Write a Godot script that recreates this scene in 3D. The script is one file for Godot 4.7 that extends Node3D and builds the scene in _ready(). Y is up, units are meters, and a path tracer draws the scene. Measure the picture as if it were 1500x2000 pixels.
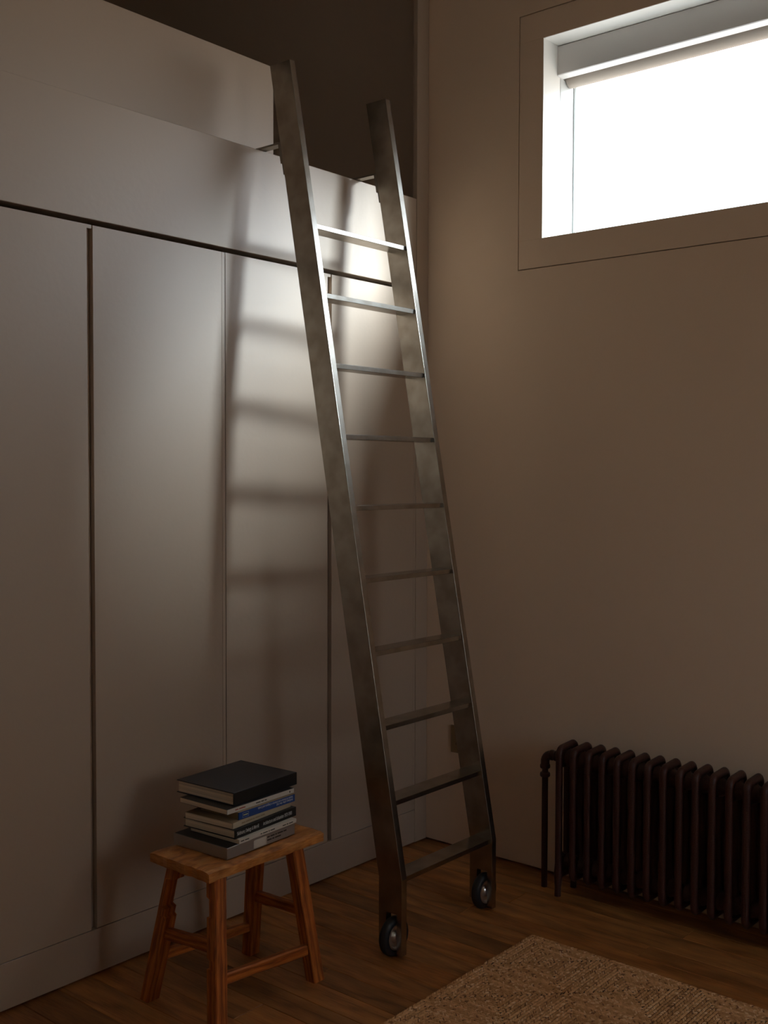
extends Node3D
# A dim room corner: taupe built-in wardrobes under a loft, steel rolling ladder, stool with books, radiator, high window.
# World: wardrobe fronts lie in the plane x = 0, the window wall in the plane z = 0, floor at y = 0 (metres).

var M := {}
var rng := RandomNumberGenerator.new()
var smooth_edges := false

const X_END := 4.7
const Z_END := 5.3
const CEIL := 4.5
const LOFT_X := -3.0

# ------------------------------------------------------------------ helpers
func mb() -> SurfaceTool:
	var st := SurfaceTool.new()
	st.begin(Mesh.PRIMITIVE_TRIANGLES)
	return st

func build(st: SurfaceTool, called: String, mat: Material, parent: Node = self) -> MeshInstance3D:
	var o := MeshInstance3D.new()
	o.name = called
	o.mesh = st.commit()
	o.material_override = mat
	parent.add_child(o, true)
	return o

func inst(mesh: Mesh, called: String, mat: Material, parent: Node = self) -> MeshInstance3D:
	var o := MeshInstance3D.new()
	o.name = called
	o.mesh = mesh
	o.material_override = mat
	parent.add_child(o, true)
	return o

func thing(called: String, label: String, category: String, at := Vector3.ZERO, turn := 0.0, group := "") -> Node3D:
	var o := Node3D.new()
	o.name = called
	add_child(o, true)
	o.position = at
	o.rotation.y = turn
	tag(o, label, category, group)
	return o

func tag(o: Node, label: String, category: String, group := "") -> void:
	o.set_meta("label", label)
	o.set_meta("category", category)
	if group != "":
		o.set_meta("group", group)

func struct(o: Node, label: String, category: String) -> void:
	o.set_meta("kind", "structure")
	tag(o, label, category)

func sub(called: String, parent: Node, at := Vector3.ZERO) -> Node3D:
	var o := Node3D.new()
	o.name = called
	parent.add_child(o, true)
	o.position = at
	return o

func tri(st: SurfaceTool, a: Vector3, b: Vector3, c: Vector3, na: Vector3, nb: Vector3, nc: Vector3, ua := Vector2.ZERO, ub := Vector2.ZERO, uc := Vector2.ZERO) -> void:
	if (b - a).cross(c - a).dot(na + nb + nc) > 0.0:
		var t := b; b = c; c = t
		t = nb; nb = nc; nc = t
		var u := ub; ub = uc; uc = u
	st.set_normal(na); st.set_uv(ua); st.add_vertex(a)
	st.set_normal(nb); st.set_uv(ub); st.add_vertex(b)
	st.set_normal(nc); st.set_uv(uc); st.add_vertex(c)

func uv_of(p: Vector3, n: Vector3, long_axis: int) -> Vector2:
	var an := n.abs()
	var k := 0
	if an.y > an.x and an.y >= an.z: k = 1
	elif an.z > an.x: k = 2
	if k == long_axis:
		return Vector2(p[(k + 1) % 3] * 0.15, p[(k + 2) % 3])
	return Vector2(p[long_axis], p[3 - k - long_axis])

func face(st: SurfaceTool, pts: Array, n: Vector3, xf: Transform3D, long_axis: int, uvo: Vector2) -> void:
	var nn := (xf.basis * n).normalized()
	for i in range(1, pts.size() - 1):
		var a: Vector3 = pts[0]
		var b: Vector3 = pts[i]
		var c: Vector3 = pts[i + 1]
		tri(st, xf * a, xf * b, xf * c, nn, nn, nn, uv_of(a, n, long_axis) + uvo, uv_of(b, n, long_axis) + uvo, uv_of(c, n, long_axis) + uvo)

# an edge strip shaded as a round-over from normal n0 to n1
func rounded(st: SurfaceTool, a: Vector3, b: Vector3, c: Vector3, d: Vector3, n0: Vector3, n1: Vector3, xf: Transform3D) -> void:
	var p := (xf.basis * n0).normalized()
	var q := (xf.basis * n1).normalized()
	tri(st, xf * a, xf * b, xf * c, p, p, q)
	tri(st, xf * a, xf * c, xf * d, p, q, q)

# a box with chamfered edges: centre c, size s, chamfer b
func bbox(st: SurfaceTool, c: Vector3, s: Vector3, b := 0.0015, xf := Transform3D.IDENTITY, uvo := Vector2.ZERO) -> void:
	var h := s * 0.5
	var la := 0
	if s.y > s.x and s.y >= s.z: la = 1
	elif s.z > s.x: la = 2
	var t := xf * Transform3D(Basis.IDENTITY, c)
	var sg := [-1.0, 1.0]
	for ax in 3:
		var u := (ax + 1) % 3
		var v := (ax + 2) % 3
		for d in sg:
			var pts := []
			for q in [[-1, -1], [1, -1], [1, 1], [-1, 1]]:
				var p := Vector3.ZERO
				p[ax] = d * h[ax]
				p[u] = q[0] * (h[u] - b)
				p[v] = q[1] * (h[v] - b)
				pts.append(p)
			var n := Vector3.ZERO
			n[ax] = d
			face(st, pts, n, t, la, uvo)
		if b > 0.0:
			for du in sg:
				for dv in sg:
					var pts := []
					for e in [-1.0, 1.0]:
						var p := Vector3.ZERO
						p[ax] = e * (h[ax] - b)
						p[u] = du * h[u]
						p[v] = dv * (h[v] - b)
						pts.append(p)
					for e in [1.0, -1.0]:
						var p := Vector3.ZERO
						p[ax] = e * (h[ax] - b)
						p[u] = du * (h[u] - b)
						p[v] = dv * h[v]
						pts.append(p)
					var nu := Vector3.ZERO
					nu[u] = du
					var nv := Vector3.ZERO
					nv[v] = dv
					if smooth_edges:
						rounded(st, pts[0], pts[1], pts[2], pts[3], nu, nv, t)
					else:
						face(st, pts, (nu + nv).normalized(), t, la, uvo)
	if b > 0.0:
		for dx in sg:
			for dy in sg:
				for dz in sg:
					var a := Vector3(dx * h.x, dy * (h.y - b), dz * (h.z - b))
					var bb := Vector3(dx * (h.x - b), dy * h.y, dz * (h.z - b))
					var cc := Vector3(dx * (h.x - b), dy * (h.y - b), dz * h.z)
					face(st, [a, bb, cc], Vector3(dx, dy, dz).normalized(), t, la, uvo)

func span(st: SurfaceTool, lo: Vector3, hi: Vector3, b := 0.0015, uvo := Vector2.ZERO) -> void:
	bbox(st, (lo + hi) * 0.5, hi - lo, b, Transform3D.IDENTITY, uvo)

# polygon in the xy plane (any winding), extruded from z0 to z1, chamfer b
func extrude(st: SurfaceTool, poly: PackedVector2Array, z0: float, z1: float, b: float, xf := Transform3D.IDENTITY) -> void:
	if Geometry2D.is_polygon_clockwise(poly):
		poly.reverse()
	var n := poly.size()
	var ins := PackedVector2Array()
	var nrm := []
	for i in n:
		var e := poly[(i + 1) % n] - poly[i]
		nrm.append(Vector2(e.y, -e.x).normalized())
	for i in n:
		var n0: Vector2 = nrm[(i + n - 1) % n]
		var n1: Vector2 = nrm[i]
		ins.append(poly[i] - (n0 + n1) / (1.0 + n0.dot(n1)) * b)
	var idx := Geometry2D.triangulate_polygon(ins)
	for k in range(0, idx.size(), 3):
		for e in [[z1, 1.0], [z0, -1.0]]:
			var q := []
			for j in 3:
				var p := ins[idx[k + j]]
				q.append(Vector3(p.x, p.y, e[0]))
			face(st, q, Vector3(0, 0, e[1]), xf, 1, Vector2.ZERO)
	for i in n:
		var j := (i + 1) % n
		var n2: Vector2 = nrm[i]
		var n3 := Vector3(n2.x, n2.y, 0)
		face(st, [Vector3(poly[i].x, poly[i].y, z0 + b), Vector3(poly[j].x, poly[j].y, z0 + b), Vector3(poly[j].x, poly[j].y, z1 - b), Vector3(poly[i].x, poly[i].y, z1 - b)], n3, xf, 1, Vector2.ZERO)
		if b > 0.0:
			rounded(st, Vector3(poly[i].x, poly[i].y, z1 - b), Vector3(poly[j].x, poly[j].y, z1 - b), Vector3(ins[j].x, ins[j].y, z1), Vector3(ins[i].x, ins[i].y, z1), n3, Vector3(0, 0, 1), xf)
			rounded(st, Vector3(poly[i].x, poly[i].y, z0 + b), Vector3(poly[j].x, poly[j].y, z0 + b), Vector3(ins[j].x, ins[j].y, z0), Vector3(ins[i].x, ins[i].y, z0), n3, Vector3(0, 0, -1), xf)

# rings of equal size joined to a skin; smooth: normals point away from ring centres
func loft(st: SurfaceTool, rings: Array, smooth: bool, caps := true, uvo := Vector2.ZERO) -> void:
	var len_at := 0.0
	var m: int = rings[0].size()
	var cs := []
	for r in rings:
		var c := Vector3.ZERO
		for p in r: c += p
		cs.append(c / m)
	for i in rings.size() - 1:
		var r0: PackedVector3Array = rings[i]
		var r1: PackedVector3Array = rings[i + 1]
		var c0: Vector3 = cs[i]
		var c1: Vector3 = cs[i + 1]
		var step := c0.distance_to(c1)
		var around := 0.0
		for k in m:
			var l := (k + 1) % m
			var a := r0[k]; var b := r0[l]; var c := r1[l]; var d := r1[k]
			var w: float = rings[0][k].distance_to(rings[0][l])
			var ua := Vector2(len_at, around) + uvo
			var ub := Vector2(len_at, around + w) + uvo
			var uc := Vector2(len_at + step, around + w) + uvo
			var ud := Vector2(len_at + step, around) + uvo
			around += w
			if smooth:
				var na := (a - c0).normalized(); var nb := (b - c0).normalized()
				var nc := (c - c1).normalized(); var nd := (d - c1).normalized()
				tri(st, a, b, c, na, nb, nc, ua, ub, uc)
				tri(st, a, c, d, na, nc, nd, ua, uc, ud)
			else:
				var out := (a + b + c + d) * 0.25 - (c0 + c1) * 0.5
				var n1 := (b - a).cross(c - a).normalized()
				if n1.dot(out) < 0.0: n1 = -n1
				var n2 := (c - a).cross(d - a).normalized()
				if n2.dot(out) < 0.0: n2 = -n2
				tri(st, a, b, c, n1, n1, n1, ua, ub, uc)
				tri(st, a, c, d, n2, n2, n2, ua, uc, ud)
		len_at += step
	if caps:
		for e in [[0, 1], [rings.size() - 1, rings.size() - 2]]:
			var r: PackedVector3Array = rings[e[0]]
			var n: Vector3 = (cs[e[0]] - cs[e[1]]).normalized()
			for k in range(1, m - 1):
				tri(st, r[0], r[k], r[k + 1], n, n, n, Vector2(r[0].x, r[0].z), Vector2(r[k].x, r[k].z), Vector2(r[k + 1].x, r[k + 1].z))

# profile of (radius, height) pairs spun round the local y axis
func lathe(st: SurfaceTool, prof: Array, xf: Transform3D, seg := 32) -> void:
	for i in prof.size() - 1:
		var p: Vector2 = prof[i]
		var q: Vector2 = prof[i + 1]
		var e := q - p
		var n2 := Vector2(e.y, -e.x).normalized()
		for k in seg:
			var a0 := TAU * k / seg
			var a1 := TAU * (k + 1) / seg
			var d0 := Vector3(cos(a0), 0, sin(a0))
			var d1 := Vector3(cos(a1), 0, sin(a1))
			var na := (xf.basis * (d0 * n2.x + Vector3(0, n2.y, 0))).normalized()
			var nb := (xf.basis * (d1 * n2.x + Vector3(0, n2.y, 0))).normalized()
			var A := xf * (d0 * p.x + Vector3(0, p.y, 0))
			var B := xf * (d1 * p.x + Vector3(0, p.y, 0))
			var C := xf * (d1 * q.x + Vector3(0, q.y, 0))
			var D := xf * (d0 * q.x + Vector3(0, q.y, 0))
			if p.x > 1e-6: tri(st, A, B, C, na, nb, nb)
			if q.x > 1e-6: tri(st, A, C, D, na, nb, na)

# tube of elliptic section along a path; ra along "side", rb across it
func sweep(st: SurfaceTool, path: Array, side: Vector3, ra: float, rb: float, closed := false, seg := 12, caps := true) -> void:
	var rings := []
	var n := path.size()
	for i in n:
		var p: Vector3 = path[i]
		var prev: Vector3 = path[(i + n - 1) % n] if (closed or i > 0) else p
		var nxt: Vector3 = path[(i + 1) % n] if (closed or i < n - 1) else p
		var t := (nxt - prev).normalized()
		var s := (side - t * side.dot(t)).normalized()
		var w := t.cross(s)
		var r := PackedVector3Array()
		for k in seg:
			var a := TAU * k / seg
			r.append(p + s * cos(a) * ra + w * sin(a) * rb)
		rings.append(r)
	if closed: rings.append(rings[0])
	loft(st, rings, true, caps and not closed)

func arc_path(c: Vector3, r: float, u: Vector3, v: Vector3, a0: float, a1: float, n: int) -> Array:
	var out := []
	for i in n + 1:
		var a := lerpf(a0, a1, float(i) / n)
		out.append(c + u * cos(a) * r + v * sin(a) * r)
	return out

# ------------------------------------------------------------------ textures and materials
func noise_bytes(sd: int, w: int, h: int, freq: float, oct: int, ow: int, oh: int) -> PackedByteArray:
	var f := FastNoiseLite.new()
	f.seed = sd
	f.noise_type = FastNoiseLite.TYPE_SIMPLEX_SMOOTH
	f.frequency = freq
	f.fractal_octaves = oct
	var im := f.get_seamless_image(w, h)
	if ow != w or oh != h: im.resize(ow, oh, Image.INTERPOLATE_CUBIC)
	im.convert(Image.FORMAT_L8)
	return im.get_data()

# wood: grain runs along u. lo / mid / hi are sRGB colours
func wood_tex(sd: int, lo: Color, mid: Color, hi: Color, rings: float, warp: float, w := 1024, h := 512) -> ImageTexture:
	var fine := noise_bytes(sd, 48, h, 0.35, 3, w, h)
	var fib := noise_bytes(sd + 1, 128, h, 0.12, 2, w, h)
	var big := noise_bytes(sd + 2, 128, 128, 0.02, 3, w, h)
	var blot := noise_bytes(sd + 3, 256, 128, 0.03, 4, w, h)
	var d := PackedByteArray()
	d.resize(w * h * 3)
	var i := 0
	for y in h:
		var v := float(y) / h
		for x in w:
			var k := y * w + x
			var r := sin((v * rings + big[k] / 255.0 * warp) * TAU)
			var g := 0.5 + 0.22 * r * absf(r) + (fine[k] / 255.0 - 0.5) * 0.55 + (fib[k] / 255.0 - 0.5) * 0.35
			var c := lo.lerp(mid, clampf(g * 2.0, 0.0, 1.0)) if g < 0.5 else mid.lerp(hi, clampf(g * 2.0 - 1.0, 0.0, 1.0))
			var m := 0.86 + 0.28 * blot[k] / 255.0
			d[i] = int(clampf(c.r * m, 0, 1) * 255); d[i + 1] = int(clampf(c.g * m, 0, 1) * 255); d[i + 2] = int(clampf(c.b * m, 0, 1) * 255)
			i += 3
	return ImageTexture.create_from_image(Image.create_from_data(w, h, false, Image.FORMAT_RGB8, d))

func ramp_tex(sd: int, freq: float, oct: int, cols: Array, size := 512) -> ImageTexture:
	var a := noise_bytes(sd, size, size, freq, oct, size, size)
	var d := PackedByteArray()
	d.resize(size * size * 3)
	var n := cols.size() - 1
	for k in size * size:
		var t := clampf((a[k] / 255.0 - 0.5) * 1.5 + 0.5, 0.0, 0.999) * n
		var c: Color = cols[int(t)].lerp(cols[int(t) + 1], t - int(t))
		d[k * 3] = int(c.r * 255); d[k * 3 + 1] = int(c.g * 255); d[k * 3 + 2] = int(c.b * 255)
	return ImageTexture.create_from_image(Image.create_from_data(size, size, false, Image.FORMAT_RGB8, d))

func lin(r: float, g: float, b: float) -> Color:
	return Color(r, g, b).linear_to_srgb()

func mat(c: Color, rough := 0.6, metal := 0.0, spec := 0.5) -> StandardMaterial3D:
	var m := StandardMaterial3D.new()
	m.albedo_color = c
	m.roughness = rough
	m.metallic = metal
	m.metallic_specular = spec
	return m

func triplanar(m: StandardMaterial3D, scale: float) -> void:
	m.uv1_triplanar = true
	m.uv1_world_triplanar = true
	m.uv1_scale = Vector3.ONE * scale

func make_materials() -> void:
	var W := Color.WHITE
	# satin paint of the joinery, with the faint mottling of a roller
	M.joinery = mat(lin(0.435, 0.328, 0.24), 0.44, 0.0, 0.66)
	M.joinery.heightmap_enabled = true
	M.joinery.heightmap_texture = ramp_tex(11, 0.05, 3, [Color(0.3, 0.3, 0.3), Color(0.7, 0.7, 0.7)])
	M.joinery.heightmap_scale = 0.04
	triplanar(M.joinery, 1.3)
	M.plaster = mat(lin(0.79, 0.60, 0.44), 0.85, 0.0, 0.3)
	M.plaster.heightmap_enabled = true
	M.plaster.heightmap_texture = M.joinery.heightmap_texture
	M.plaster.heightmap_scale = 0.03
	triplanar(M.plaster, 2.1)
	M.ceiling = mat(lin(0.78, 0.71, 0.62), 0.9, 0.0, 0.3)
	M.plaster_light = mat(lin(0.76, 0.67, 0.56), 0.85, 0.0, 0.3)
	M.dark = mat(lin(0.02, 0.016, 0.012), 0.9)
	# brushed nickel steel with handling marks
	M.steel = mat(W, 0.34, 1.0)
	M.steel.albedo_texture = ramp_tex(21, 0.012, 4, [lin(0.34, 0.305, 0.26), lin(0.40, 0.365, 0.32), lin(0.45, 0.42, 0.375)])
	M.steel.roughness = 0.27
	triplanar(M.steel, 1.7)
	M.steel_dark = mat(lin(0.32, 0.29, 0.25), 0.4, 1.0)
	M.chrome = mat(lin(0.72, 0.70, 0.66), 0.3, 1.0)
	M.rubber = mat(lin(0.012, 0.012, 0.013), 0.55)
	# oak floor, a few boards of different tone
	var oak := wood_tex(31, Color(0.50, 0.31, 0.16), Color(0.70, 0.475, 0.275), Color(0.77, 0.57, 0.35), 3.0, 1.2)
	for i in 5:
		var t: Color = [Color(1, 0.97, 0.93), Color(0.95, 0.91, 0.86), Color(0.82, 0.78, 0.74), Color(1.0, 0.94, 0.86), Color(0.90, 0.85, 0.80)][i]
		var m := mat(t, 0.42)
		m.albedo_texture = oak
		m.uv1_scale = Vector3(0.55, 3.1, 1)
		M["oak%d" % i] = m
	var elm := wood_tex(51, Color(0.36, 0.14, 0.04), Color(0.68, 0.36, 0.13), Color(0.80, 0.50, 0.23), 6.0, 0.9)
	M.elm = mat(W, 0.5)
	M.elm.albedo_texture = elm
	M.elm.uv1_scale = Vector3(1.1, 8.0, 1)
	M.elm_seat = mat(Color(1.0, 0.96, 0.9), 0.42)
	M.elm_seat.albedo_texture = wood_tex(61, Color(0.46, 0.25, 0.11), Color(0.74, 0.49, 0.26), Color(0.84, 0.64, 0.42), 4.0, 1.2, 1024, 512)
	M.elm_seat.uv1_scale = Vector3(1.5, 3.2, 1)
	M.iron = mat(W, 0.46, 0.0, 0.42)
	M.iron.albedo_texture = ramp_tex(71, 0.09, 4, [lin(0.022, 0.007, 0.005), lin(0.055, 0.018, 0.013), lin(0.11, 0.040, 0.028)])
	M.iron.heightmap_enabled = true
	M.iron.heightmap_texture = M.iron.albedo_texture
	M.iron.heightmap_scale = 0.12
	triplanar(M.iron, 6.0)
	M.straw = mat(W, 0.75)
	M.straw.vertex_color_use_as_albedo = true
	M.rug_base = mat(lin(0.10, 0.06, 0.03), 0.95)
	M.alu = mat(lin(0.62, 0.62, 0.59), 0.5)
	M.sash = mat(lin(0.75, 0.75, 0.73), 0.5)
	M.cassette = mat(lin(0.72, 0.69, 0.66), 0.55)
	M.reveal = mat(lin(0.84, 0.80, 0.74), 0.6)
	M.fabric = mat(lin(0.36, 0.30, 0.25), 0.95)
	M.glass = mat(Color(1, 1, 1, 0.04), 0.02)
	M.glass.transparency = BaseMaterial3D.TRANSPARENCY_ALPHA
	M.bronze = mat(lin(0.26, 0.17, 0.085), 0.45, 0.0)
	M.pages = mat(W, 0.9)
	M.pages.albedo_texture = wood_tex(81, Color(0.76, 0.69, 0.60), Color(0.88, 0.82, 0.73), Color(0.94, 0.89, 0.81), 0.0, 0.0, 256, 256)
	M.pages.uv1_scale = Vector3(0.5, 30, 1)
	M.navy = mat(lin(0.008, 0.012, 0.019), 0.36)
	M.black_cloth = mat(lin(0.006, 0.006, 0.006), 0.5)
	M.white_card = mat(lin(0.58, 0.52, 0.44), 0.55)
	M.cream_card = mat(lin(0.46, 0.38, 0.26), 0.65)
	M.tan_card = mat(lin(0.30, 0.21, 0.12), 0.75)
	M.blue_card = mat(lin(0.012, 0.055, 0.22), 0.4)
	M.silver_card = mat(lin(0.40, 0.39, 0.37), 0.38, 0.75)
	M.black_card = mat(lin(0.012, 0.011, 0.010), 0.45)
	M.ink_white = mat(lin(0.75, 0.75, 0.73), 0.6)
	M.ink_dark = mat(lin(0.03, 0.025, 0.02), 0.7)
	M.ink_red = mat(lin(0.35, 0.05, 0.03), 0.7)
	M.ink_yellow = mat(lin(0.62, 0.60, 0.30), 0.6)

# ------------------------------------------------------------------ the room
func make_room() -> void:
	# floor of separate oak boards, running along x
	var fl := sub("floor", self)
	struct(fl, "dim oak plank floor running under the ladder and stool", "floor")
	var base := mb()
	span(base, Vector3(LOFT_X - 0.2, -0.2, -0.3), Vector3(X_END + 0.2, -0.021, Z_END + 0.2), 0.0)
	build(base, "subfloor", M.dark, fl)
	var edges := [-0.02, 0.036, 0.133, 0.228, 0.356, 0.45, 0.548, 0.645, 0.744, 0.843, 0.948, 1.05, 1.165, 1.262, 1.362, 1.462, 1.58]
	while edges[-1] < Z_END - 0.06:
		edges.append(minf(edges[-1] + rng.randf_range(0.095, 0.125), Z_END))
	for i in edges.size() - 1:
		var x := -0.02
		var first := true
		while x < X_END - 0.001:
			var ln := rng.randf_range(1.3, 2.3)
			if first: ln = rng.randf_range(0.5, 2.1)
			if i == 4 and first: ln = 1.242
			if i == 8 and first: ln = 1.9
			first = false
			var x1 := minf(x + ln, X_END)
			var st := mb()
			span(st, Vector3(x + 0.0006, -0.02, edges[i] + 0.0006), Vector3(x1 - 0.0006, rng.randf_range(-0.0004, 0.0), edges[i + 1] - 0.0006), 0.0012, Vector2(rng.randf() * 5.0, rng.randf() * 3.0))
			var tone := rng.randi_range(0, 4)
			if i == 7: tone = 2
			build(st, "plank", M["oak%d" % tone], fl)
			x = x1
	# window wall: thick core with the opening, and a plaster skin in front with a shadow gap at floor and round the flush window trim
	var st := mb()
	var ox0 := 0.5557; var ox1 := 3.05; var oy0 := 2.4828; var oy1 := 3.2496
	var tx0 := 0.4494; var tx1 := 3.156; var ty0 := 2.3719; var ty1 := 3.3535
	var g := 0.0035
	span(st, Vector3(-0.004, -0.1, -0.30), Vector3(ox0, CEIL, -0.02), 0.0)
	span(st, Vector3(ox1, -0.1, -0.30), Vector3(X_END + 0.2, CEIL, -0.02), 0.0)
	span(st, Vector3(ox0, -0.1, -0.30), Vector3(ox1, oy0, -0.02), 0.0)
	span(st, Vector3(ox0, oy1, -0.30), Vector3(ox1, CEIL, -0.02), 0.0)
	# skin
	span(st, Vector3(-0.003, 0.009, -0.022), Vector3(tx0 - g, CEIL, 0.0), 0.0)
	span(st, Vector3(tx1 + g, 0.009, -0.022), Vector3(X_END, CEIL, 0.0), 0.0)
	span(st, Vector3(tx0 - g, 0.009, -0.022), Vector3(tx1 + g, ty0 - g, 0.0), 0.0)
	span(st, Vector3(tx0 - g, ty1 + g, -0.022), Vector3(tx1 + g, CEIL, 0.0), 0.0)
	struct(build(st, "wall_right", M.plaster), "taupe plaster wall with the high window and radiator", "wall")
	# flush trim board round the window
	var tr := mb()
	span(tr, Vector3(tx0, ty0, -0.022), Vector3(tx1, oy0, 0.0), 0.0008)
	span(tr, Vector3(tx0, oy1, -0.022), Vector3(tx1, ty1, 0.0), 0.0008)
	span(tr, Vector3(tx0, oy0, -0.022), Vector3(ox0, oy1, 0.0), 0.0)
	span(tr, Vector3(ox1, oy0, -0.022), Vector3(tx1, oy1, 0.0), 0.0)
	struct(build(tr, "trim_1", M.plaster), "flush taupe trim board framing the high window", "trim")
	# window: lining, gasket, sash and pane, deep in the opening
	var w := sub("window_1", self)
	struct(w, "high horizontal window with overexposed daylight behind it", "window")
	for d in [["reveal", M.reveal, -0.125, -0.0005, 0.0015], ["frame", M.alu, -0.222, -0.125, 0.003], ["gasket", M.dark, -0.227, -0.222, 0.002], ["sash", M.sash, -0.298, -0.227, 0.014]]:
		var f := mb()
		var k: float = d[4]
		span(f, Vector3(ox0, oy0, d[2]), Vector3(ox0 + k, oy1, d[3]), 0.0008)
		span(f, Vector3(ox1 - k, oy0, d[2]), Vector3(ox1, oy1, d[3]), 0.0008)
		span(f, Vector3(ox0 + k, oy0, d[2]), Vector3(ox1 - k, oy0 + k, d[3]), 0.0008)
		span(f, Vector3(ox0 + k, oy1 - k, d[2]), Vector3(ox1 - k, oy1, d[3]), 0.0008)
		build(f, d[0], d[1], w)
	var pn := mb()
	face(pn, [Vector3(ox0, oy0, -0.285), Vector3(ox1, oy0, -0.285), Vector3(ox1, oy1, -0.285), Vector3(ox0, oy1, -0.285)], Vector3(0, 0, 1), Transform3D.IDENTITY, 0, Vector2.ZERO)
	build(pn, "pane", M.glass, w)
	# the other walls, ceiling and the loft shell
	st = mb()
	var wz0 := 0.85; var wz1 := 1.8; var wy0 := 1.0; var wy1 := 2.35
	span(st, Vector3(X_END, -0.1, 0.0), Vector3(X_END + 0.2, CEIL, wz0), 0.0)
	span(st, Vector3(X_END, -0.1, wz1), Vector3(X_END + 0.2, CEIL, Z_END + 0.2), 0.0)
	span(st, Vector3(X_END, -0.1, wz0), Vector3(X_END + 0.2, wy0, wz1), 0.0)
	span(st, Vector3(X_END, wy1, wz0), Vector3(X_END + 0.2, CEIL, wz1), 0.0)
	# a second window over there: its low side light throws the stool's shadow on the wardrobes
	var w2 := sub("window_2", self)
	struct(w2, "window in the side wall opposite the wardrobes", "window")
	var f2 := mb()
	for q in [[wy0, wy0 + 0.05, wz0, wz1], [wy1 - 0.05, wy1, wz0, wz1], [wy0 + 0.05, wy1 - 0.05, wz0, wz0 + 0.05], [wy0 + 0.05, wy1 - 0.05, wz1 - 0.05, wz1]]:
		span(f2, Vector3(X_END + 0.08, q[0], q[2]), Vector3(X_END + 0.13, q[1], q[3]), 0.001)
	build(f2, "frame", M.sash, w2)
	f2 = mb()
	face(f2, [Vector3(X_END + 0.1, wy0, wz0), Vector3(X_END + 0.1, wy1, wz0), Vector3(X_END + 0.1, wy1, wz1), Vector3(X_END + 0.1, wy0, wz1)], Vector3(-1, 0, 0), Transform3D.IDENTITY, 1, Vector2.ZERO)
	build(f2, "pane", M.glass, w2)
	struct(build(st, "wall_side", M.plaster_light), "pale plaster wall across the room from the wardrobes", "wall")
	st = mb()
	span(st, Vector3(LOFT_X - 0.2, -0.1, Z_END), Vector3(X_END, CEIL, Z_END + 0.2), 0.0)
	struct(build(st, "wall_back", M.plaster_light), "pale plaster wall facing the window wall", "wall")
	st = mb()
	span(st, Vector3(LOFT_X - 0.2, -0.1, -0.02), Vector3(LOFT_X, CEIL, Z_END), 0.0)
	struct(build(st, "wall_left", M.joinery), "wall closing the loft behind the wardrobes", "wall")
	st = mb()
	span(st, Vector3(LOFT_X - 0.2, CEIL, -0.3), Vector3(X_END + 0.2, CEIL + 0.15, Z_END + 0.2), 0.0)
	struct(build(st, "ceiling", M.ceiling), "plain ceiling over the room and loft", "ceiling")
	st = mb()
	span(st, Vector3(LOFT_X - 0.2, -0.1, -0.30), Vector3(-0.004, CEIL, -0.02), 0.0)
	struct(build(st, "wall_loft", M.joinery), "dark end wall of the loft behind the ladder top", "wall")
	# the house next door, standing off the side window
	st = mb()
	span(st, Vector3(8.0, -0.2, -1.4), Vector3(12.0, 5.6, 1.05), 0.0)
	struct(build(st, "wall_neighbour", M.plaster_light), "house wall outside the side window", "wall")
	# filler strip between wardrobes and window wall, floor to ceiling
	st = mb()
	span(st, Vector3(-0.022, 0.006, 0.0012), Vector3(0.0, CEIL, 0.0795), 0.0015)
	struct(build(st, "trim_2", M.joinery), "narrow taupe filler strip in the corner by the wardrobes", "trim")

# a wardrobe door: main slab plus, where pull is set, a routed finger pull down its edge towards the window wall
func door(parent: Node, z0: float, z1: float, pull: bool) -> void:
	var y0 := 0.1485
	var y1 := 2.3225
	var d := sub("door", parent)
	var st := mb()
	if not pull:
		span(st, Vector3(-0.021, y0, z0 + 0.0147), Vector3(0.0, y1, z1), 0.0006)
		build(st, "slab", M.joinery, d)
		st = mb()
		span(st, Vector3(-0.021, y0, z0), Vector3(0.0, y1, z0 + 0.0142), 0.0006)
		build(st, "edge_strip", M.joinery, d)
		return
	var cw := 0.0165   # width of the cove
	span(st, Vector3(-0.021, y0, z0 + cw), Vector3(0.0, y1, z1), 0.0)
	span(st, Vector3(-0.021, y1 - 0.011, z0), Vector3(0.0, y1, z0 + cw), 0.0)
	build(st, "slab", M.joinery, d)
	st = mb()
	var ya := y0
	var yb := y1 - 0.011
	var prof := []
	for i in 9:
		var a := PI * 0.5 * i / 8.0
		prof.append(Vector2(-0.0165 * sin(a), z0 + cw * cos(a)))   # (x, z): from the front face down into the recess
	for i in 8:
		var p: Vector2 = prof[i]
		var q: Vector2 = prof[i + 1]
		var c := Vector2(0.004, z0 - 0.004)
		var np := (c - p).normalized(); var nq := (c - q).normalized()
		var A := Vector3(p.x, ya, p.y); var B := Vector3(q.x, ya, q.y); var C := Vector3(q.x, yb, q.y); var D := Vector3(p.x, yb, p.y)
		var n0 := Vector3(np.x, 0, np.y); var n1 := Vector3(nq.x, 0, nq.y)
		tri(st, A, B, C, n0, n1, n1); tri(st, A, C, D, n0, n1, n0)
	# back of the recess
	face(st, [Vector3(-0.021, ya, z0), Vector3(-0.021, yb, z0), Vector3(-0.0165, yb, z0), Vector3(-0.0165, ya, z0)], Vector3(0, 0, -1), Transform3D.IDENTITY, 1, Vector2.ZERO)
	build(st, "finger_pull", M.joinery, d)

func wardrobe(label: String, z0: float, z1: float, doors: Array) -> void:
	var w := thing("wardrobe", label, "wardrobe", Vector3.ZERO, 0.0, "built-in wardrobes under the loft")
	var st := mb()
	span(st, Vector3(-0.60, 0.0, z0), Vector3(-0.0225, 2.30, z1), 0.0)
	build(st, "carcass", M.joinery, w)
	for d in doors:
		door(w, d[0], d[1], d[2])

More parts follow.
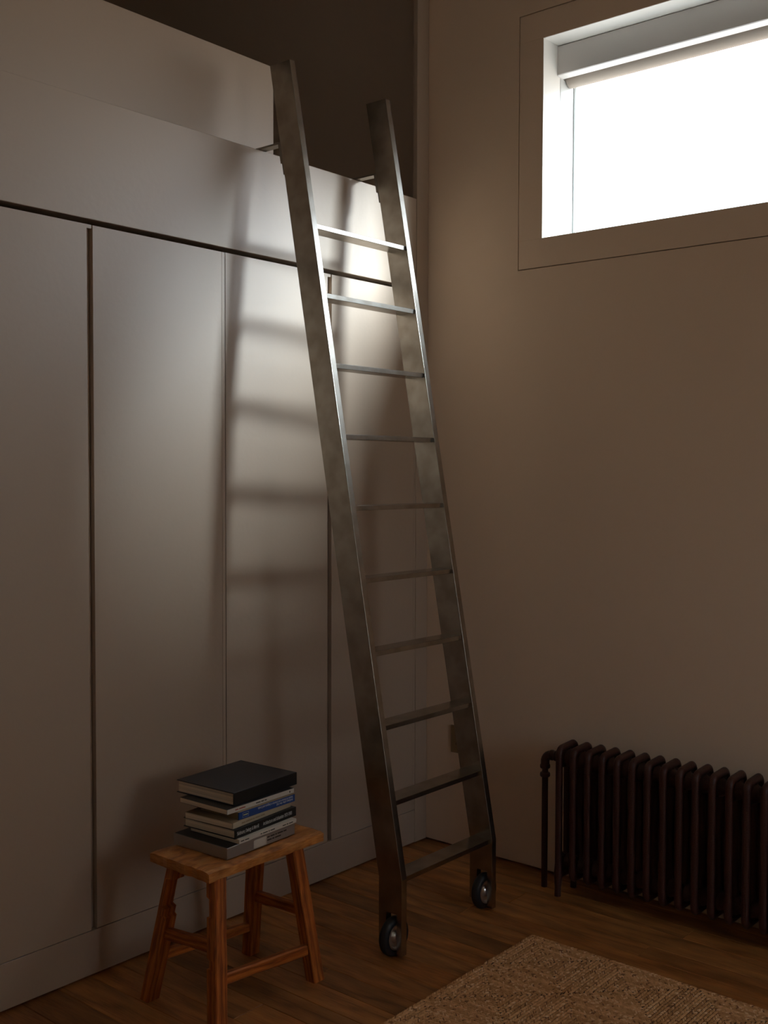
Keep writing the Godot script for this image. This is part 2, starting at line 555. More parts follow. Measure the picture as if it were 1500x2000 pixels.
func make_joinery() -> void:
	# door edges along z, from the corner outwards
	wardrobe("single taupe wardrobe door right behind the leaning ladder", 0.0815, 0.606, [[0.083, 0.599, false]])
	wardrobe("pair of taupe wardrobe doors behind the stool and the ladder's left rail", 0.607, 1.675, [[0.6055, 1.1335, true], [1.136, 1.6695, false]])
	wardrobe("taupe wardrobe doors at the photo's left edge", 1.676, 2.76, [[1.674, 2.21, true], [2.213, 2.755, false]])
	# fascia above the doors (the loft edge)
	var st := mb()
	span(st, Vector3(-0.12, 2.3395, 0.083), Vector3(0.0, 2.7062, Z_END - 0.01), 0.0015)
	tag(build(st, "loft_fascia", M.joinery), "long taupe fascia board above the wardrobe doors, ladder hooked over it", "fascia board")
	st = mb()
	span(st, Vector3(-0.135, 2.7068, 0.797), Vector3(-0.111, 3.069, Z_END - 0.01), 0.0012)
	tag(build(st, "loft_balustrade", M.joinery), "taupe balustrade panel standing on the fascia left of the ladder top", "balustrade")
	st = mb()
	span(st, Vector3(-0.0215, 0.008, 0.083), Vector3(0.0, 0.1455, Z_END - 0.01), 0.001)
	tag(build(st, "plinth_board", M.joinery), "taupe plinth board along the floor under the wardrobe doors", "plinth")
	st = mb()
	span(st, Vector3(LOFT_X, 2.35, -0.019), Vector3(-0.121, 2.55, Z_END), 0.0)
	struct(build(st, "floor_loft", M.joinery), "loft platform above the wardrobes", "floor")
	st = mb()
	span(st, Vector3(-0.60, 0.0, 2.765), Vector3(-0.0225, 2.30, Z_END), 0.0)
	span(st, Vector3(-0.0215, 0.1485, 2.765), Vector3(0.0, 2.3225, Z_END), 0.0)
	tag(build(st, "wall_panel", M.joinery), "taupe panelling continuing the wardrobes towards the viewer", "panel")

func make_blind() -> void:
	var b := thing("roller_blind", "grey roller blind cassette with rolled fabric at top of the window", "blind", Vector3(0.5557, 3.249, -0.102))
	var L := 2.492
	var st := mb()
	# cassette: front plate, top and a narrow underside
	var poly := PackedVector2Array([Vector2(0, -0.004), Vector2(0, -0.113), Vector2(-0.003, -0.116), Vector2(-0.040, -0.120), Vector2(-0.040, -0.112), Vector2(-0.008, -0.108), Vector2(-0.008, -0.012), Vector2(-0.125, -0.012), Vector2(-0.125, -0.004)])
	# profile is drawn in (z, y) and pushed along x
	var xf := Transform3D(Basis(Vector3(0, 0, 1), Vector3(0, 1, 0), Vector3(1, 0, 0)), Vector3.ZERO)
	extrude(st, poly, 0.003, L - 0.003, 0.0004, xf)
	build(st, "cassette", M.cassette, b)
	for e in [0.0005, L - 0.0035]:
		st = mb()
		extrude(st, PackedVector2Array([Vector2(0, -0.004), Vector2(0, -0.113), Vector2(-0.005, -0.119), Vector2(-0.055, -0.1235), Vector2(-0.125, -0.06), Vector2(-0.125, -0.004)]), e, e + 0.003, 0.0004, xf)
		build(st, "end_cap", M.cassette, b)
	st = mb()
	var prof := [Vector2(0.0, 0.0), Vector2(0.040, 0.0), Vector2(0.040, L - 0.02), Vector2(0.0, L - 0.02)]
	lathe(st, prof, Transform3D(Basis(Vector3(0, 1, 0), Vector3(1, 0, 0), Vector3(0, 0, 1)), Vector3(0.010, -0.105, -0.086)), 48)
	build(st, "fabric_roll", M.fabric, b)

# ------------------------------------------------------------------ ladder
func lx(y: float) -> float:
	return 0.7066 - 0.1861 * maxf(y, 0.2585)

func make_ladder() -> void:
	var l := thing("rolling_ladder", "brushed steel rolling ladder hooked over the fascia above the wardrobes", "ladder")
	smooth_edges = true
	var w := 0.0979
	var top := 2.985
	var xb := lx(0.0)
	var poly := PackedVector2Array([
		Vector2(xb, 0.010), Vector2(xb, 0.2585), Vector2(lx(top), top), Vector2(lx(top) - w, top), Vector2(xb - w, 0.2505),
		Vector2(xb - w, 0.030), Vector2(xb - w + 0.033, 0.030), Vector2(xb - w + 0.033, 0.142), Vector2(xb - w + 0.076, 0.142), Vector2(xb - w + 0.076, 0.010)])
	for z in [0.9478, 0.4383]:
		var st := mb()
		extrude(st, poly, z, z + 0.0266, 0.0016)
		build(st, "stile", M.steel, l)
	for k in 10:
		var y := 2.4187 - 0.2397 * k
		var st := mb()
		var xf := lx(y) - 0.0085
		span(st, Vector3(xf - 0.072, y - 0.0165, 0.4649), Vector3(xf, y, 0.9478), 0.0012)
		build(st, "rung", M.steel, l)
	for z in [0.9611, 0.4516]:
		# hook: arm over the fascia top, two stacked plates down the back edge of the stile
		var h := sub("hook", l)
		var bx := lx(2.7) - w
		var st := mb()
		span(st, Vector3(-0.055, 2.7075, z - 0.022), Vector3(bx + 0.002, 2.7145, z + 0.012), 0.0008)
		build(st, "arm", M.steel_dark, h)
		for pl in [[0.0, 0.0065, 2.7125, 2.600], [0.0065, 0.013, 2.7145, 2.640]]:
			st = mb()
			var s := 0.1861
			var q := PackedVector2Array()
			for e in [[pl[0], pl[2]], [pl[1], pl[2]], [pl[1], pl[3]], [pl[0], pl[3]]]:
				q.append(Vector2(lx(e[1]) - w - e[0], e[1]))
			extrude(st, q, z - 0.020, z + 0.011, 0.0006)
			build(st, "plate", M.steel_dark, h)
		# wheel between the prongs of the stile, rolling along the wardrobes
		var wh := sub("wheel", l, Vector3(0.6150, 0.0645, z))
		var ax := Transform3D(Basis(Vector3(0, 1, 0), Vector3(1, 0, 0), Vector3(0, 0, 1)), Vector3.ZERO)
		st = mb()
		var tp := []
		for i in 15:
			var a := lerpf(-PI * 0.5, PI * 0.5, i / 14.0)
			tp.append(Vector2(0.0485 + 0.016 * pow(maxf(cos(a), 0.0), 0.75), 0.0165 * sin(a)))
		tp = [Vector2(0.040, -0.0135), Vector2(0.047, -0.0165)] + tp + [Vector2(0.047, 0.0165), Vector2(0.040, 0.0135)]
		lathe(st, tp, ax, 48)
		build(st, "tyre", M.rubber, wh)
		st = mb()
		lathe(st, [Vector2(0.0, -0.011), Vector2(0.041, -0.011), Vector2(0.043, -0.0145), Vector2(0.043, 0.0165), Vector2(0.040, 0.0172), Vector2(0.037, 0.0165), Vector2(0.033, 0.009), Vector2(0.022, 0.007), Vector2(0.018, 0.013), Vector2(0.013, 0.0175), Vector2(0.0, 0.0180)], ax, 36)
		build(st, "hub", M.chrome, wh)
		st = mb()
		lathe(st, [Vector2(0.0, -0.024), Vector2(0.006, -0.024), Vector2(0.006, 0.026), Vector2(0.0, 0.026)], ax, 12)
		build(st, "axle", M.chrome, wh)
	smooth_edges = false

# ------------------------------------------------------------------ stool
func make_stool() -> void:
	var o := Vector3(0.397, 0, 1.437)
	var s := thing("wooden_stool", "rustic reddish wooden stool carrying the stack of books", "stool", o)
	var f := FastNoiseLite.new()
	f.seed = 5
	f.frequency = 9.0
	# seat of two boards split lengthwise, top worn and slightly dished, edges uneven
	var xs := [[-0.133, 0.030], [0.0312, 0.133]]
	for b in xs:
		var st := mb()
		var nx := 8
		var nz := 26
		var top := []
		for i in nz + 1:
			var row := PackedVector3Array()
			for j in nx + 1:
				var z := lerpf(-0.2335, 0.2335, float(i) / nz)
				var x := lerpf(b[0], b[1], float(j) / nx)
				var y := 0.452 - 0.005 * (1.0 - pow(absf(z) / 0.2335, 2.0)) * (0.5 + 0.5 * absf(x) / 0.133) + f.get_noise_2d(x * 1.5, z) * 0.0012
				if (j == nx and b[1] > 0.1) or (j == 0 and b[0] < -0.1):
					x += f.get_noise_2d(z * 0.9, b[0] * 50.0) * 0.004
					y -= 0.004
				if i == 0 or i == nz:
					z += f.get_noise_2d(x * 5.0, z * 40.0) * 0.004
					y -= 0.003
				row.append(Vector3(x, y, z))
			top.append(row)
		var uvs := Vector2(0.35 * b[0] * 20.0, 0)
		for i in nz:
			for j in nx:
				var a: Vector3 = top[i][j]; var bb: Vector3 = top[i + 1][j]; var c: Vector3 = top[i + 1][j + 1]; var d: Vector3 = top[i][j + 1]
				var n := (bb - a).cross(d - a).normalized()
				if n.y < 0: n = -n
				var q := [a, bb, c, d]
				tri(st, a, bb, c, n, n, n, Vector2(a.z, a.x) + uvs, Vector2(bb.z, bb.x) + uvs, Vector2(c.z, c.x) + uvs)
				tri(st, a, c, d, n, n, n, Vector2(a.z, a.x) + uvs, Vector2(c.z, c.x) + uvs, Vector2(d.z, d.x) + uvs)
		# skirt and underside
		var rim := []
		for j in nx + 1: rim.append(top[0][j])
		for i in range(1, nz + 1): rim.append(top[i][nx])
		for j in range(nx - 1, -1, -1): rim.append(top[nz][j])
		for i in range(nz - 1, 0, -1): rim.append(top[i][0])
		var cen := Vector3((b[0] + b[1]) * 0.5, 0, 0)
		for i in rim.size():
			var a: Vector3 = rim[i]
			var c: Vector3 = rim[(i + 1) % rim.size()]
			var la := a; la.y = 0.4205 + f.get_noise_2d(a.z * 2.0, a.x * 2.0 + 7.0) * 0.003
			var lc := c; lc.y = 0.4205 + f.get_noise_2d(c.z * 2.0, c.x * 2.0 + 7.0) * 0.003
			var n := Vector3(a.z - c.z, 0, c.x - a.x).normalized()
			if n.dot((a + c) * 0.5 - cen) < 0: n = -n
			var al := 0 if absf(n.z) > 0.7 else 2
			for t in [[a, c, lc], [a, lc, la]]:
				tri(st, t[0], t[1], t[2], n, n, n, Vector2(t[0][al], t[0].y + 0.3), Vector2(t[1][al], t[1].y + 0.3), Vector2(t[2][al], t[2].y + 0.3))
			var m := Vector3(cen.x, 0.4205, 0)
			tri(st, la, lc, m, Vector3.DOWN, Vector3.DOWN, Vector3.DOWN, Vector2(la.z, la.x), Vector2(lc.z, lc.x), Vector2(0, 0))
		build(st, "seat_board", M.elm_seat, s)
	# splayed legs: [foot x, foot z, top x, top z, seed]
	var feet := {}
	for l in [["nl", -0.150, 0.222, -0.085, 0.165, 1], ["nr", 0.160, 0.228, 0.085, 0.165, 2], ["fr", 0.142, -0.186, 0.082, -0.150, 3], ["fl", -0.150, -0.186, -0.082, -0.150, 4]]:
		var p0 := Vector3(l[1], 0.0, l[2])
		var p1 := Vector3(l[3], 0.424, l[4])
		feet[l[0]] = [p0, p1]
		var rings := []
		var ts := []
		for i in 15: ts.append(i / 14.0)
		for e in [0.40, 0.46, 0.60, 0.66, 0.72, 0.84, 0.86]:
			ts.append(e - 0.006)
			ts.append(e + 0.006)
		ts.sort()
		for t in ts:
			var c := p0.lerp(p1, t)
			var hx := 0.0205 + 0.0015 * f.get_noise_2d(t * 0.12, l[5] * 9.0)
			var hz := 0.0225 + 0.0015 * f.get_noise_2d(t * 0.12, l[5] * 17.0)
			var r := PackedVector3Array()
			var cut := 0.0
			# a chipped-out mortise high on the near left leg and smaller chips on the near right one
			if l[0] == "nl" and t > 0.66 and t < 0.86: cut = 0.026
			if l[0] == "nl" and t > 0.60 and t <= 0.66: cut = 0.010
			if l[0] == "nr" and ((t > 0.72 and t < 0.84) or (t > 0.40 and t < 0.46)): cut = 0.011
			var ch := 0.0028
			var loc := []
			if l[0] == "nr":
				loc = [[-hx + cut, -hz + ch], [-hx + cut + ch, -hz], [hx - ch, -hz], [hx, -hz + ch], [hx, hz - ch], [hx - ch, hz], [-hx + cut + ch, hz], [-hx + cut, hz - ch]]
			else:
				loc = [[-hx, -hz + ch], [-hx + ch, -hz], [hx - ch - cut, -hz], [hx - cut, -hz + ch], [hx - cut, hz - ch], [hx - ch - cut, hz], [-hx + ch, hz], [-hx, hz - ch]]
			for q in loc:
				r.append(c + Vector3(q[0] + 0.0007 * f.get_noise_2d(t * 0.6 + q[1] * 9.0, l[5] * 3.0), 0, q[1]))
			rings.append(r)
		var st := mb()
		loft(st, rings, false, true, Vector2(l[5] * 0.37, l[5] * 0.21))
		build(st, "leg", M.elm, s)
	# stretchers: [leg, height, leg, height, half thickness, half height]
	for q in [["nr", 0.135, "fr", 0.098, 0.012, 0.0165], ["nl", 0.128, "fl", 0.098, 0.012, 0.015], ["nl", 0.200, "nr", 0.222, 0.012, 0.0175], ["fl", 0.205, "fr", 0.215, 0.012, 0.0165]]:
		var A: Vector3 = feet[q[0]][0].lerp(feet[q[0]][1], q[1] / 0.424)
		var B: Vector3 = feet[q[2]][0].lerp(feet[q[2]][1], q[3] / 0.424)
		var t := (B - A).normalized()
		var sd := t.cross(Vector3.UP).normalized()
		var up := sd.cross(t)
		var rings := []
		for i in 15:
			var k := i / 14.0
			var c := A.lerp(B, k)
			var hw: float = q[4] + 0.001 * f.get_noise_2d(k * 0.15, q[1] * 90.0)
			var hh: float = q[5] + 0.002 * f.get_noise_2d(k * 0.15, q[3] * 130.0)
			var ch := 0.004
			var r := PackedVector3Array()
			for e in [[-hw, -hh + ch], [-hw, hh - ch], [-hw + ch, hh], [hw - ch, hh], [hw, hh - ch], [hw, -hh + ch], [hw - ch, -hh], [-hw + ch, -hh]]:
				r.append(c + sd * e[0] + up * e[1])
			rings.append(r)
		var st := mb()
		loft(st, rings, false, true, Vector2(q[1] * 7.0, q[3] * 5.0))
		build(st, "stretcher", M.elm, s)

# ------------------------------------------------------------------ books
func text_mesh(s: String, size: float, bold := false) -> TextMesh:
	var t := TextMesh.new()
	t.text = s
	var f := SystemFont.new()
	f.font_names = PackedStringArray(["Droid Sans"])
	f.font_weight = 700 if bold else 400
	t.font = f
	t.font_size = 64
	t.pixel_size = size / 64.0
	t.depth = 0.0003
	t.curve_step = 2.0
	t.horizontal_alignment = HORIZONTAL_ALIGNMENT_LEFT
	t.vertical_alignment = VERTICAL_ALIGNMENT_CENTER
	return t

# lettering on the spine (the +x face): starts at z, centred at height y
func lettering(parent: Node, s: String, size: float, x: float, y: float, z: float, m: Material, flipped := false, squeeze := 1.0) -> void:
	var o := inst(text_mesh(s, size), "spine_lettering", m, parent)
	o.position = Vector3(x, y, z)
	o.basis = Basis(Vector3.UP, PI * 0.5)
	if flipped: o.basis = o.basis * Basis(Vector3(0, 0, 1), PI)
	o.basis = o.basis * Basis.from_scale(Vector3(squeeze, 1, 1))

# print too small and worn to read: one short ink mark for each word
func worn_print(parent: Node, x: float, y: float, z: float, words: Array, h: float, m: Material) -> void:
	var st := mb()
	for w in words:
		span(st, Vector3(x - 0.0002, y - h * 0.5, z - w), Vector3(x + 0.0002, y + h * 0.5, z), 0.0)
		z -= w + 0.003
	build(st, "spine_lettering", m, parent)

# W across (x), L along (z), T thick; corner: where the spine meets the near end
func book(called: String, label: String, corner: Vector2, turn_deg: float, y: float, W: float, L: float, T: float, hard: bool, cover: Material, spine: Material, pages: Material) -> Node3D:
	var th := deg_to_rad(turn_deg)
	var c := Vector3(corner.x, y, corner.y) + Basis(Vector3.UP, th) * Vector3(-W * 0.5, 0, -L * 0.5)
	var b := thing(called, label, "book", c, th, "books stacked on the stool")
	var k := 0.0028 if hard else 0.0006
	var ins := 0.0045 if hard else 0.0006
	var st := mb()
	var e := 0.0008 if hard else 0.0002
	span(st, Vector3(-W * 0.5, 0.0, -L * 0.5), Vector3(W * 0.5, k, L * 0.5), e)
	span(st, Vector3(-W * 0.5, T - k, -L * 0.5), Vector3(W * 0.5, T, L * 0.5), e)
	build(st, "cover", cover, b)
	st = mb()
	span(st, Vector3(W * 0.5 - 0.0035, 0.0002, -L * 0.5), Vector3(W * 0.5 + 0.0006, T - 0.0002, L * 0.5), 0.0008)
	build(st, "spine", spine, b)
	st = mb()
	span(st, Vector3(-W * 0.5 + ins, k, -L * 0.5 + ins), Vector3(W * 0.5 - 0.003, T - k, L * 0.5 - ins), 0.0)
	build(st, "page_block", pages, b)
	return b

func make_books() -> void:
	var y := 0.4515
	var b := book("art_book", "thick silver-grey book with white spine label, bottom of the stack", Vector2(0.495, 1.572), 3.0, y, 0.226, 0.291, 0.034, true, M.silver_card, M.silver_card, M.pages)
	(b.get_node("cover") as MeshInstance3D).material_override = M.black_card
	var st := mb()
	span(st, Vector3(-0.113, 0.0, 0.1415), Vector3(0.113, 0.034, 0.1462), 0.0005)
	build(st, "slipcase_end", M.silver_card, b)
	st = mb()
	span(st, Vector3(0.1136, 0.003, -0.018), Vector3(0.1141, 0.0275, 0.036), 0.0)
	build(st, "spine_label", M.white_card, b)
	worn_print(b, 0.1137, 0.0225, -0.022, [0.011, 0.018, 0.007, 0.024, 0.013], 0.0036, M.ink_dark)
	worn_print(b, 0.1137, 0.013, -0.022, [0.019, 0.009, 0.026], 0.0036, M.ink_dark)
	y += 0.034
	b = book("paperback_book", "thin cream book with faint dark lettering under the black spine", Vector2(0.494, 1.525), 3.0, y, 0.205, 0.25, 0.013, false, M.white_card, M.white_card, M.pages)
	worn_print(b, 0.1032, 0.0065, 0.118, [0.014, 0.017], 0.0028, M.ink_dark)
	worn_print(b, 0.1032, 0.0065, 0.035, [0.007, 0.021, 0.006, 0.019], 0.0028, M.ink_dark)
	worn_print(b, 0.1032, 0.0065, -0.062, [0.015, 0.008, 0.018], 0.0028, M.ink_dark)
	y += 0.013
	b = book("monograph_book", "black hardcover with white title lettering along its spine", Vector2(0.484, 1.532), 5.0, y, 0.211, 0.278, 0.028, true, M.black_cloth, M.black_cloth, M.pages)
	lettering(b, "Skidmore, Owings & Merrill", 0.0145, 0.1063, 0.0145, 0.131, M.ink_white, false, 0.54)
	lettering(b, "Architecture and Urbanism 1973-1983", 0.0145, 0.1063, 0.0145, 0.016, M.ink_white, false, 0.54)
	y += 0.028
	b = book("cloth_book", "tan and cream book with worn cloth spine above the black one", Vector2(0.475, 1.532), 6.0, y, 0.192, 0.267, 0.018, false, M.tan_card, M.cream_card, M.pages)
	worn_print(b, 0.0967, 0.009, 0.095, [0.016, 0.028, 0.008, 0.022, 0.018], 0.0034, M.tan_card)
	y += 0.018
	b = book("blue_book", "book with a deep blue spine and upside-down white lettering", Vector2(0.467, 1.502), 2.0, y, 0.165, 0.243, 0.023, false, M.tan_card, M.blue_card, M.tan_card)
	lettering(b, "Holidays after the Fall", 0.0088, 0.0831, 0.0085, -0.112, M.ink_white, true, 0.85)
	lettering(b, "Seaside Architecture and Urbanism in Bulgaria and Croatia", 0.0088, 0.0831, 0.0162, -0.112, M.ink_white, true, 0.66)
	st = mb()
	for f in [[0.0045, 0.005, 0.081, 0.105], [0.0175, 0.018, 0.081, 0.105], [0.0045, 0.018, 0.0805, 0.081], [0.0045, 0.018, 0.105, 0.1055]]:
		span(st, Vector3(0.0828, f[0], f[2]), Vector3(0.0833, f[1], f[3]), 0.0)
	build(st, "publisher_mark", M.ink_white, b)
	st = mb()
	span(st, Vector3(0.0828, 0.0095, 0.0835), Vector3(0.0833, 0.013, 0.1025), 0.0)
	build(st, "publisher_mark", M.ink_yellow, b)
	y += 0.023
	b = book("white_book", "thin off-white book with small red and black spine lettering", Vector2(0.459, 1.539), 2.3, y, 0.205, 0.287, 0.015, false, M.white_card, M.white_card, M.pages)
	(b.get_node("cover") as MeshInstance3D).material_override = M.black_card
	worn_print(b, 0.1032, 0.0075, 0.112, [0.013, 0.026], 0.003, M.ink_red)
	worn_print(b, 0.1032, 0.0075, 0.025, [0.019, 0.012, 0.009], 0.003, M.ink_dark)
	worn_print(b, 0.1032, 0.0075, -0.122, [0.004], 0.006, M.ink_dark)
	y += 0.015
	book("large_book", "large navy-black hardcover on top of the stack", Vector2(0.446, 1.502), 4.0, y, 0.243, 0.285, 0.039, true, M.navy, M.black_cloth, M.pages)

# ------------------------------------------------------------------ radiator
func make_radiator() -> void:
	var r := thing("radiator", "dark brown cast iron radiator under the window", "radiator", Vector3(0.759, 0, 0.0))
	var zf := 0.176
	var zb := 0.062
	var zm := (zf + zb) * 0.5
	var yt := 0.548
	var yb := 0.078
	var st := mb()
	# one section: a rounded loop of tube (front and back columns), a middle column, waterways at top and bottom
	var path := []
	var rc := 0.020
	path += arc_path(Vector3(0, yt - rc, zf - rc), rc, Vector3(0, 0, 1), Vector3.UP, 0.0, PI * 0.5, 5)
	path += arc_path(Vector3(0, yt - rc + 0.004, zb + rc), rc, Vector3.UP, Vector3(0, 0, -1), 0.0, PI * 0.5, 5)
	path += arc_path(Vector3(0, yb + rc, zb + rc), rc, Vector3(0, 0, -1), Vector3.DOWN, 0.0, PI * 0.5, 5)
	path += arc_path(Vector3(0, yb + rc, zf - rc), rc, Vector3.DOWN, Vector3(0, 0, 1), 0.0, PI * 0.5, 5)
	sweep(st, path, Vector3.RIGHT, 0.0125, 0.0155, true, 14)
	sweep(st, [Vector3(0, yb, zm), Vector3(0, yt, zm)], Vector3.RIGHT, 0.0115, 0.016, false, 14)
	for y in [yt - 0.040, yb + 0.040]:
		span(st, Vector3(-0.008, y - 0.03, zb), Vector3(0.008, y + 0.03, zf), 0.003)
		var ax := Transform3D(Basis(Vector3(0, 1, 0), Vector3(1, 0, 0), Vector3(0, 0, 1)), Vector3(0, y, zm))
		lathe(st, [Vector2(0.0, -0.0296), Vector2(0.024, -0.0296), Vector2(0.026, -0.022), Vector2(0.034, -0.008), Vector2(0.034, 0.008), Vector2(0.026, 0.022), Vector2(0.024, 0.0296), Vector2(0.0, 0.0296)], ax, 20)
	var mesh := st.commit()
	for i in 22:
		var o := inst(mesh, "section", M.iron, r)
		o.position.x = 0.0592 * i
	for i in [0, 21]:
		for z in [zf, zb]:
			st = mb()
			var rings := []
			for k in [[0.0, 0.0125, 0.012, 0.004], [0.03, 0.012, 0.0115, 0.002], [0.085, 0.0165, 0.017, 0.0], [0.13, 0.012, 0.014, 0.0]]:
				var q := PackedVector3Array()
				for j in 12:
					var a := TAU * j / 12
					q.append(Vector3(0.0592 * i + cos(a) * k[1], k[0], z + sin(a) * k[2] + k[3]))
				rings.append(q)
			loft(st, rings, true)
			build(st, "leg", M.iron, r)
	# feed pipe with elbow and unions
	var p := thing("heating_pipe", "thin dark heating pipe rising to the radiator's left end", "pipe", Vector3(0.671, 0, 0.132))
	st = mb()
	var pz := zm - 0.132
	var pth := [Vector3(0, 0, 0), Vector3(0, 0.46, 0)]
	pth += arc_path(Vector3(0.026, 0.484, 0.0), 0.026, Vector3.LEFT, Vector3.UP, 0.0, PI * 0.5, 6)
	pth += [Vector3(0.060, 0.510, pz)]
	sweep(st, [Vector3(0, 0, 0), Vector3(0, 0.47, 0)], Vector3.RIGHT, 0.0118, 0.0118, false, 18)
	build(st, "riser", M.iron, p)
	st = mb()
	sweep(st, [Vector3(0, 0.455, 0)] + arc_path(Vector3(0.028, 0.480, 0.0), 0.028, Vector3.LEFT, Vector3.UP, 0.0, PI * 0.5, 8) + [Vector3(0.055, 0.508, 0.0), Vector3(0.061, 0.508, 0.0)], Vector3(0, 0, 1), 0.0165, 0.0165, false, 18)
	build(st, "elbow", M.iron, p)
	for q in [[Vector3(0, 0.430, 0), 0], [Vector3(0, 0.462, 0), 0], [Vector3(0.030, 0.508, 0), 1], [Vector3(0.050, 0.508, 0), 1]]:
		st = mb()
		var bs := Basis.IDENTITY if q[1] == 0 else Basis(Vector3(0, 1, 0), Vector3(1, 0, 0), Vector3(0, 0, 1))
		lathe(st, [Vector2(0.0, -0.008), Vector2(0.017, -0.008), Vector2(0.0195, -0.004), Vector2(0.0195, 0.004), Vector2(0.017, 0.008), Vector2(0.0, 0.008)], Transform3D(bs, q[0]), 18)
		build(st, "collar", M.iron, p)

func make_outlet() -> void:
	var o := thing("wall_outlet", "small bronze outlet plate on the wall behind the ladder's right rail", "outlet", Vector3(0.1665, 0.458, 0.0))
	var st := mb()
	span(st, Vector3(-0.035, -0.0575, 0.0), Vector3(0.035, 0.0575, 0.006), 0.002)
	build(st, "plate", M.bronze, o)
	for y in [-0.021, 0.021]:
		st = mb()
		span(st, Vector3(-0.017, y - 0.0145, 0.006), Vector3(0.017, y + 0.0145, 0.008), 0.001)
		var rc := build(st, "receptacle", M.bronze, o)
		for x in [-0.006, 0.006]:
			st = mb()
			span(st, Vector3(x - 0.001, y - 0.002, 0.008), Vector3(x + 0.001, y + 0.007, 0.0082), 0.0)
			build(st, "slot", M.dark, rc)

# ------------------------------------------------------------------ rug
# one woven square: straw cord laid in concentric squares; every twist of the cord is a lump of its own
func rug_tile(sd: int, size: float) -> ArrayMesh:
	var r := RandomNumberGenerator.new()
	r.seed = sd
	var V := PackedVector3Array(); var N := PackedVector3Array(); var C := PackedColorArray(); var I := PackedInt32Array()
	var n := 14
	var pitch := size * 0.5 / n
	for k in n:
		var rad := (k + 0.5) * pitch
		var row := r.randf_range(0.15, 0.85)
		for side in 4:
			var ang := side * PI * 0.5
			var t := Vector3(cos(ang), 0, -sin(ang))       # along the cord
			var o := Vector3(sin(ang), 0, cos(ang))        # outwards
			var cnt := maxi(1, int(round(2.0 * rad / 0.0056)))
			for j in cnt:
				var s := (-1.0 + (j + 0.5) * 2.0 / cnt) * (rad - 0.002)
				var c := o * (rad + r.randf_range(-0.0004, 0.0004)) + t * s + Vector3(0, r.randf_range(-0.0008, 0.0008), 0)
				var tw := (0.62 if k % 2 == 0 else -0.62) + r.randf_range(-0.08, 0.08)
				var d := (t * cos(tw) + o * sin(tw)).normalized()
				var e := Vector3.UP.cross(d).normalized()
				var hl := 0.0080 * r.randf_range(0.9, 1.12)
				var hw := 0.0021 * r.randf_range(0.88, 1.12)
				var hh := 0.0046
				var g := clampf(row + r.randf_range(-0.42, 0.42), 0.0, 1.0)
				var col := Color(0.90, 0.52, 0.245).lerp(Color(0.62, 0.30, 0.115), g)
				if r.randf() < 0.07: col = Color(0.34, 0.15, 0.055)
				if r.randf() < 0.10: col = Color(0.95, 0.64, 0.36)
				var b := V.size()
				V.append(c - d * hl); N.append((-d + Vector3.UP * 0.4).normalized()); C.append(col)
				for q in [-0.45, 0.45]:
					for a in 4:
						var al := PI * a / 3.0
						V.append(c + d * hl * q + e * cos(al) * hw + Vector3.UP * sin(al) * hh)
						N.append((e * cos(al) + Vector3.UP * (sin(al) + 0.05) + d * q * 0.5).normalized()); C.append(col)
				V.append(c + d * hl); N.append((d + Vector3.UP * 0.4).normalized()); C.append(col)
				for a in 3:
					for tr in [[0, 1 + a, 2 + a], [1 + a, 5 + a, 6 + a], [1 + a, 6 + a, 2 + a], [9, 6 + a, 5 + a]]:
						var p0: Vector3 = V[b + tr[0]]; var p1: Vector3 = V[b + tr[1]]; var p2: Vector3 = V[b + tr[2]]
						if (p1 - p0).cross(p2 - p0).dot(N[b + tr[0]] + N[b + tr[1]] + N[b + tr[2]]) > 0.0:
							I.append_array(PackedInt32Array([b + tr[0], b + tr[2], b + tr[1]]))
						else:
							I.append_array(PackedInt32Array([b + tr[0], b + tr[1], b + tr[2]]))
	var arr := []
	arr.resize(Mesh.ARRAY_MAX)
	arr[Mesh.ARRAY_VERTEX] = V; arr[Mesh.ARRAY_NORMAL] = N; arr[Mesh.ARRAY_COLOR] = C; arr[Mesh.ARRAY_INDEX] = I
	var m := ArrayMesh.new()
	m.add_surface_from_arrays(Mesh.PRIMITIVE_TRIANGLES, arr)
	return m

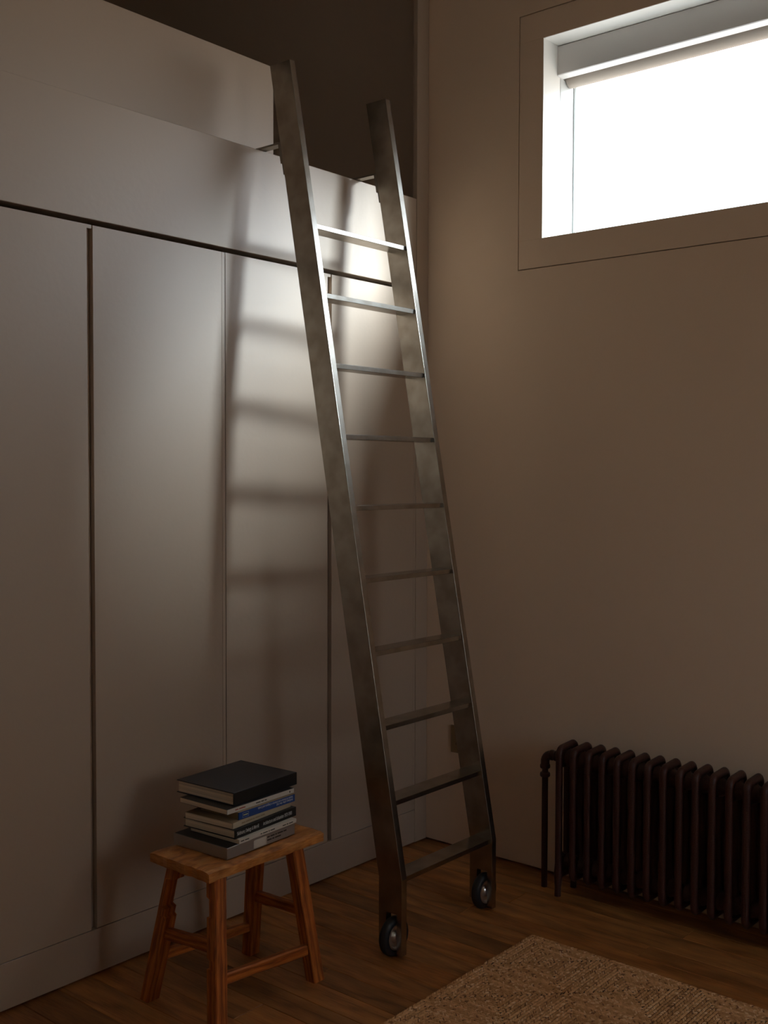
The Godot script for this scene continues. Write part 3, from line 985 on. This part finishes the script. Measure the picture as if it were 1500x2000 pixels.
func make_rug() -> void:
	var size := 0.297
	var nx := 8
	var nz := 9
	var rug := thing("seagrass_rug", "square-patterned straw rug on the floor in the lower right", "rug", Vector3(0.886, 0, 0.556))
	var st := mb()
	span(st, Vector3(0.003, 0.0005, 0.003), Vector3(size * nx - 0.003, 0.0105, size * nz - 0.003), 0.002)
	build(st, "backing", M.rug_base, rug)
	var vs := [rug_tile(101, size), rug_tile(102, size), rug_tile(103, size)]
	for i in nx:
		for j in nz:
			var o := inst(vs[rng.randi_range(0, 2)], "woven_square", M.straw, rug)
			o.position = Vector3((i + 0.5) * size, 0.0105, (j + 0.5) * size)
			o.rotation.y = PI * 0.5 * rng.randi_range(0, 3)

func _ready() -> void:
	rng.seed = 7
	# camera
	var cam := Camera3D.new()
	cam.name = "camera"
	cam.fov = 50.25
	cam.near = 0.05
	cam.far = 200.0
	cam.position = Vector3(2.8472, 1.57, 3.6611)
	cam.rotation = Vector3(deg_to_rad(-2.052), deg_to_rad(40.164), deg_to_rad(0.148))
	add_child(cam)
	cam.current = true
	# bright hazy sky
	var env := Environment.new()
	env.background_mode = Environment.BG_SKY
	var sky := Sky.new()
	var sm := ProceduralSkyMaterial.new()
	sm.sky_top_color = lin(0.72, 0.85, 1.0)
	sm.sky_horizon_color = lin(0.90, 0.96, 1.0)
	sm.ground_horizon_color = lin(0.85, 0.83, 0.80)
	sm.ground_bottom_color = lin(0.55, 0.53, 0.50)
	sm.sun_angle_max = 1.0
	sm.energy_multiplier = 6.0
	sky.sky_material = sm
	env.sky = sky
	env.tonemap_mode = Environment.TONE_MAPPER_LINEAR
	env.tonemap_exposure = 1.0
	env.sdfgi_enabled = true
	env.ssao_enabled = true
	env.ssil_enabled = true
	var we := WorldEnvironment.new()
	we.name = "world_environment"
	we.environment = env
	add_child(we)
	# veiled sun, low and off to the right outside the window
	var sun := DirectionalLight3D.new()
	sun.name = "veiled_sun"
	sun.light_color = lin(0.77, 0.91, 1.0)
	sun.light_energy = 7.1
	sun.light_angular_distance = 27.0
	sun.shadow_enabled = true
	sun.sky_mode = DirectionalLight3D.SKY_MODE_LIGHT_ONLY
	add_child(sun)
	sun.look_at_from_position(Vector3.ZERO, Vector3(-1.83, -0.76, 0.66))
	make_materials()
	make_room()
	make_joinery()
	make_blind()
	make_ladder()
	make_rug()
	make_radiator()
	make_stool()
	make_books()
	make_outlet()
